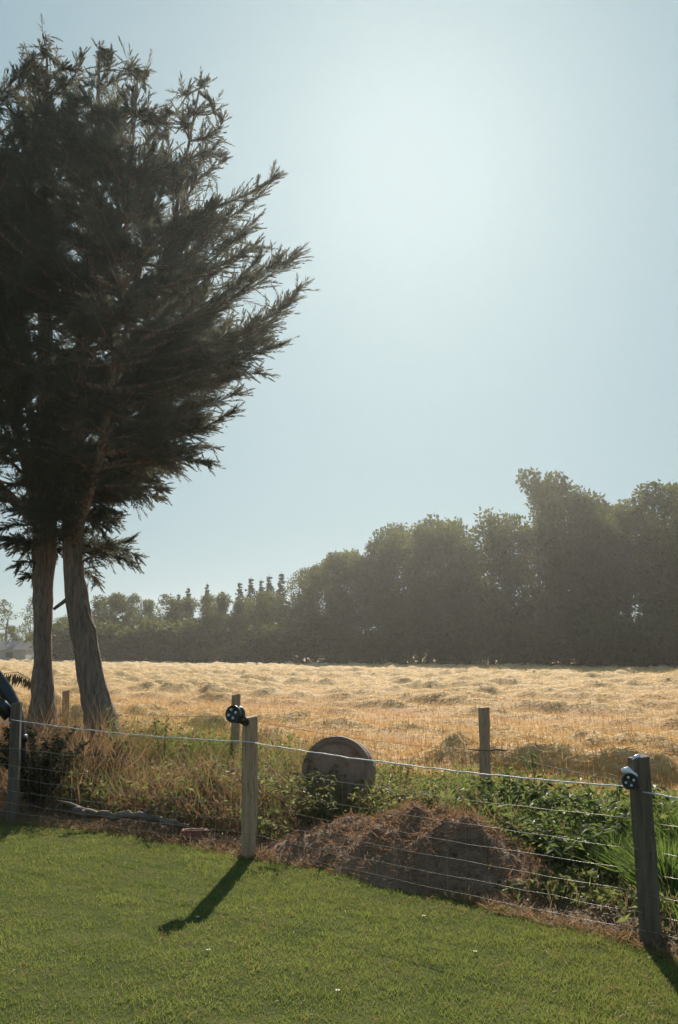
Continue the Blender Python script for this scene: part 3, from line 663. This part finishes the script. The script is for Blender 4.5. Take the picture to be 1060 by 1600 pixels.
# straw on the swaths
n = 240000; yq = 12.5 * (75 / 12.5) ** RNG.random(n); rq = RNG.uniform(-.62, .62, n); x = rq * yq; y = yq - .66 * x * np.clip((40 - yq) / 30, 0, 1) + 1.0
s, l = swath(x, y); ok = (RNG.random(n) < np.clip(s * 1.2 - .08 + .05 * (y > 40), 0, 1)) & (y > field_y(x) + .2); x, y = x[ok], y[ok]; n = len(x); dist = np.hypot(x, y)
d = unit(rdir(n) * (1, 1, .5) + (0, 0, .15)); p = np.stack([x, y, field_z(x, y) + RNG.uniform(0, .03, n)], 1)
mb = MB(); mb.tris(p, d, unit(np.cross(d, rdir(n))), RNG.uniform(.12, .30, n) * (.6 + dist / 60), RNG.uniform(.006, .012, n) * (.5 + dist / 36), np.clip(RNG.normal(.5, .3, n), 0, 1))
tag(mb.build('straw', M['straw']), 'loose cut straw lying in rows on the stubble', kind='stuff')
# stubble stalks on the near part
n = 60000; yq = 12 * (32 / 12) ** RNG.random(n); x = RNG.uniform(-.5, .5, n) * yq; y = yq - .66 * x * np.clip((40 - yq) / 30, 0, 1) + .6
v = x * RN[0] + y * RN[1]; v2 = np.round(v / .16) * .16 + RNG.normal(0, .02, n); x = x + (v2 - v) * RN[0]; y = y + (v2 - v) * RN[1]
ok = y > field_y(x) + .1; x, y = x[ok], y[ok]; n = len(x)
d = unit(np.stack([RNG.normal(0, .22, n), RNG.normal(0, .22, n), np.ones(n)], 1)); p = np.stack([x, y, field_z(x, y) - .01], 1)
mb = MB(); mb.tris(p, d, unit(np.cross(d, rdir(n))), RNG.uniform(.07, .15, n), RNG.uniform(.008, .014, n), np.clip(RNG.normal(.25, .25, n), 0, 1))
tag(mb.build('stubble', M['stub']), 'short cut stubble stalks of the field', kind='stuff')

# weeds of the verge
def weed_zone(n):
    x = RNG.uniform(-5.5, 4.5, n); y0 = edge_y(x) + .45; y = y0 + (field_y(x) + .35 - y0) * RNG.random(n); return x, y
def weed_h(x, y):
    t = (y - edge_y(x)) / np.maximum(.5, field_y(x) - edge_y(x))
    h = (.12 + .55 * fb(x, y, .9, 61) ** 1.2) * np.clip(.35 + 1.2 * t, 0, 1) * np.where(t > .85, .75, 1)
    h = h * np.interp(x, [-3, -1.2, -.4, .3, 2], [1.75, 1.5, 1.2, 1.0, 1.0])
    return np.maximum(.05, h * np.clip(1 - mound_h(x, y) * 3.2, .05, 1))
def greenness(x, y):      # what grows where: greener towards the right and the back, dry towards the lawn and the left
    t = (y - edge_y(x)) / 3.0
    return np.clip(.50 + .20 * x + np.interp(x, [-3.5, -2.2, -1.2, 0], [.0, .12, .06, -.05]) + .25 * (t - .5) + (fb(x, y, .8, 71) - .5) * 1.1, 0, 1)
def leaf_patch(name, mat, label, ncl, per, sel, ls, hk=1.0):
    x, y = weed_zone(ncl); ok = sel(x, y); x, y = x[ok], y[ok]; n = len(x); h = weed_h(x, y) * RNG.uniform(.6, 1.15, n) * hk
    cx = np.repeat(x, per) + RNG.normal(0, .06, n * per); cy = np.repeat(y, per) + RNG.normal(0, .06, n * per)
    zz = RNG.random(n * per) ** .7 * np.repeat(h, per); z = verge_z(cx, cy) + zz; N = n * per
    d = unit(rdir(N) * (1, 1, .6) + (0, 0, .1)); L = ls * RNG.uniform(.5, 1.4, N)
    mb = MB(); mb.cards(np.stack([cx, cy, z], 1), d, unit(np.cross(d, rdir(N) * (1, 1, .4) + (0, 0, .8))), L, L * RNG.uniform(.35, .6, N), np.clip(np.repeat(RNG.normal(.45, .2, n), per) + RNG.normal(0, .18, N), 0, 1), bend=np.stack([np.zeros(N), np.zeros(N), -.2 * L], 1))
    return tag(mb.build(name, mat), label, kind='stuff')
leaf_patch('weeds', M['weed'], 'tangled green weeds of the verge', 4600, 14, lambda x, y: RNG.random(len(x)) < greenness(x, y), .062)
leaf_patch('dead_weeds', M['rust_leaf'], 'brown dead leaves and bracken of the verge', 3000, 12, lambda x, y: RNG.random(len(x)) > greenness(x, y) * 1.0 + .1, .06, .85)
def blades(name, mat, label, n, sel, hl, wd, lean=.35, hk=1.0):
    x, y = weed_zone(n); ok = sel(x, y); x, y = x[ok], y[ok]; n = len(x); h = np.maximum(.08, weed_h(x, y)) * RNG.uniform(.7, 1.5, n) * hl
    d = unit(np.stack([RNG.normal(0, lean, n), RNG.normal(0, lean, n), np.ones(n)], 1)); p = np.stack([x, y, verge_z(x, y) - .01], 1)
    mb = MB(); sd = unit(np.cross(d, rdir(n))); out = np.stack([d[:, 0], d[:, 1], -.15 * np.ones(n)], 1) * (h * .35)[:, None]
    mb.cards(p, d, sd, h, wd * RNG.uniform(.6, 1.3, n), np.clip(RNG.normal(.5, .28, n), 0, 1), bend=out)
    return tag(mb.build(name, mat), label, kind='stuff')
blades('dry_grass', M['dry'], 'tall dry grass stalks of the verge', 30000, lambda x, y: RNG.random(len(x)) > greenness(x, y) + .05, 1.1, .007)
blades('long_grass', M['longgrass'], 'long green grass of the verge', 30000, lambda x, y: RNG.random(len(x)) < greenness(x, y) * .9, 1.0, .009)

# single plants that stand out
def plant(name, label, cat, loc, H, W, nst, nl, ls, mat, stem_mat='dry', group=None, droop=.1, up=1.0, narrow=.5):
    o = thing(name, label, cat, (loc[0], loc[1], verge_z(loc[0], loc[1])), 0, group)
    st = MB(); lf = MB()
    for k in range(nst):
        a = RNG.uniform(0, 6.28); r = RNG.uniform(.1, 1) ** .6 * W * .5; tip = np.array((r * math.cos(a), r * math.sin(a), H * RNG.uniform(.6, 1.0)))
        c = tip * (.35, .35, .7); t = np.linspace(0, 1, 6)[:, None]; b = np.array((tip[0] * .12, tip[1] * .12, 0))
        q = (1 - t) ** 2 * b + 2 * t * (1 - t) * c + t ** 2 * tip; st.tube(q, np.linspace(.006, .002, 6), 4, cap=False)
        n = nl; s = RNG.uniform(.15, 1, n)[:, None]; p = (1 - s) ** 2 * b + 2 * s * (1 - s) * c + s ** 2 * tip
        d = unit(rdir(n) * (1, 1, .35) + np.array((0, 0, .15 - droop))); L = ls * RNG.uniform(.6, 1.3, n)
        lf.cards(p, d, unit(np.cross(d, rdir(n) * (.5, .5, .2) + (0, 0, 1))), L, L * narrow * RNG.uniform(.8, 1.2, n), np.clip(RNG.normal(.5, .25, n), 0, 1), bend=np.stack([np.zeros(n), np.zeros(n), -.25 * L], 1))
    st.build('stems', M[stem_mat], o)['kind'] = 'stuff'; lf.build('leaves', M[mat], o)['kind'] = 'stuff'
    return o
gB = 'bramble bushes on the verge'
plant('bramble_bush', 'green bramble clump sprawling down beside the heap towards the near post', 'bush', P(880, 1330, 7.3)[:2], .42, 1.1, 26, 34, .075, 'nettle', group=gB)
plant('bramble_bush', 'bright green bramble clump at the foot of the lone far post', 'bush', P(800, 1260, 8.9)[:2], .50, 1.2, 26, 34, .075, 'nettle', group=gB)
plant('bramble_bush', 'pale green bramble clump just behind the top of the heap', 'bush', P(690, 1240, 8.7)[:2], .42, 1.0, 22, 30, .07, 'weed', group=gB)
plant('bramble_bush', 'dark green bramble clump behind the near leaning post', 'bush', P(950, 1290, 7.9)[:2], .55, 1.1, 26, 34, .08, 'nettle', group=gB)
plant('bramble_bush', 'green bramble clump covering the lower half of the brown drum', 'bush', P(515, 1250, 8.85)[:2], .60, 1.7, 44, 26, .055, 'weed', group=gB)
plant('bramble_bush', 'tangled weed clump growing behind the square middle post', 'bush', P(330, 1250, 10.3)[:2], .55, 1.3, 26, 30, .06, 'weed', group=gB)
plant('dark_bush', 'dark leafy bush in deep shade by the dark fence post', 'bush', P(60, 1240, 10.2)[:2], .85, 1.1, 60, 110, .045, 'spruce', 'rust_leaf')
plant('dark_bush', 'low dark bush under the leaning cypress trunk', 'bush', P(150, 1230, 10.9)[:2], .6, .9, 40, 70, .045, 'spruce', 'rust_leaf')
plant('tall_weed', 'tall upright weed standing above the dry grass by the leaning cypress', 'weed', P(255, 1180, 11.6)[:2], .95, .35, 5, 26, .06, 'weed', narrow=.35)
plant('tall_weed', 'tall thin weed in front of the field near the lone far post', 'weed', P(838, 1200, 9.9)[:2], .75, .35, 5, 26, .06, 'nettle', narrow=.35)
plant('tall_weed', 'thin weed reaching over the white rope beside the brown drum', 'weed', P(625, 1200, 9.9)[:2], .6, .3, 4, 22, .05, 'weed', narrow=.35)
def tussock(label, loc, H, n):
    o = thing('grass_tussock', label, 'grass', (loc[0], loc[1], -.02), 0, 'tussocks of long grass by the near post')
    a = RNG.uniform(0, 6.28, n); r = RNG.uniform(0, .16, n); d = unit(np.stack([np.cos(a) * r * 3 + RNG.normal(0, .12, n), np.sin(a) * r * 3 + RNG.normal(0, .12, n), np.ones(n)], 1)); L = H * RNG.uniform(.5, 1.15, n)
    m = MB(); m.cards(np.stack([np.cos(a) * r, np.sin(a) * r, np.zeros(n)], 1), d, unit(np.cross(d, rdir(n))), L, RNG.uniform(.006, .012, n), np.clip(RNG.normal(.55, .25, n), 0, 1), bend=np.stack([d[:, 0] * L * .6, d[:, 1] * L * .6, -.18 * L], 1))
    m.build('blades', M['longgrass'], o)['kind'] = 'stuff'
tussock('thick tussock of bright long grass at the picture edge behind the near post', P(1050, 1400, 6.6)[:2], .55, 900)
tussock('smaller tussock of long grass just in front of the dark bramble clump', P(960, 1330, 7.4)[:2], .42, 600)
tussock('tall tussock of green grass behind the near post top', P(1075, 1290, 7.6)[:2], .6, 800)
# brown dead fern frond at the edge
fo = thing('fern_frond', 'arching brown dead fern frond against the field beside the bent pipe', 'fern', (P(-15, 1100, 10.6)[0], 10.6, .1))
L0 = np.array(fo.location); q = np.array([P(-15, 1180, 10.6), P(-8, 1090, 10.6), P(8, 1052, 10.6), P(28, 1050, 10.6), P(45, 1060, 10.6), P(54, 1068, 10.6)])
m = MB(); m.tube(q - L0, np.linspace(.007, .003, 6), 5); m.build('stem', M['rust_leaf'], fo)
for k in range(20):
    t = k / 19; c = np.array([np.interp(2 / 5 + t * .6, np.linspace(0, 1, 6), q[:, i]) for i in range(3)]) - L0
    for sg in (-1, 1):
        m = MB(); d = unit(np.array((-.25 + .1 * RNG.normal(), sg * .35, -.9))); w3 = unit(np.cross(d, (0.2, 1, 0))); L = .17 * (1.15 - .6 * t)
        m.cards(np.array([c]), d[None], w3[None], L, .02); m.build('leaflet', M['rust_leaf'], fo)
# daisies on the lawn
for px, py, lb in ((662, 1436, 'small white daisy in the lawn between the middle and near posts'), (325, 1493, 'small white daisy in the lawn below the shadow of the post'),
                   (308, 1437, 'tiny white daisy at the tip of the post shadow'), (527, 1555, 'tiny white daisy near the bottom of the lawn'), (742, 1492, 'small white daisy on the lawn towards the near leaning post')):
    g = gp(px, py); o = thing('daisy', lb, 'flower', (g[0], g[1], lawn_z(g[0], g[1])), 0, 'white daisies in the lawn')
    m = MB(); m.tube([(0, 0, 0), (.003, 0, .022)], .0012, 4); m.build('stem', M['longgrass'], o)
    a = np.arange(12) * 2 * math.pi / 12; d = np.stack([np.cos(a), np.sin(a), np.full(12, .2)], 1)
    m = MB(); m.cards(np.tile((.003, 0, .022), (12, 1)), unit(d), unit(np.cross(d, (0, 0, 1.0))), .013, .006); m.build('petals', M['daisy'], o)['kind'] = 'stuff'
    m = MB(); m.tube([(.003, 0, .021), (.003, 0, .026)], (.005, .003), 8); m.build('flower_eye', M['daisy_eye'], o)

# ------------------------------------------------------------------ haze
if HAZE_DENSITY > 0:
    m = bpy.data.materials.new('haze_air'); m.use_nodes = True; n = m.node_tree
    n.nodes.remove(n.nodes['Principled BSDF']); v = n.nodes.new('ShaderNodeVolumePrincipled')
    v.inputs['Color'].default_value = HAZE_COL; v.inputs['Density'].default_value = HAZE_DENSITY; v.inputs['Anisotropy'].default_value = HAZE_G
    n.links.new(v.outputs[0], n.nodes['Material Output'].inputs['Volume'])
    mb = MB(); x0, x1, y0, y1, z0, z1 = -430, 430, -130, 480, -1.3, 24
    mb.add([(x0, y0, z0), (x1, y0, z0), (x1, y1, z0), (x0, y1, z0), (x0, y0, z1), (x1, y0, z1), (x1, y1, z1), (x0, y1, z1)],
           [(3, 2, 1, 0), (4, 5, 6, 7), (0, 1, 5, 4), (1, 2, 6, 5), (2, 3, 7, 6), (3, 0, 4, 7)])
    tag(mb.build('haze', m), 'thin sunlit haze in the air', kind='stuff')
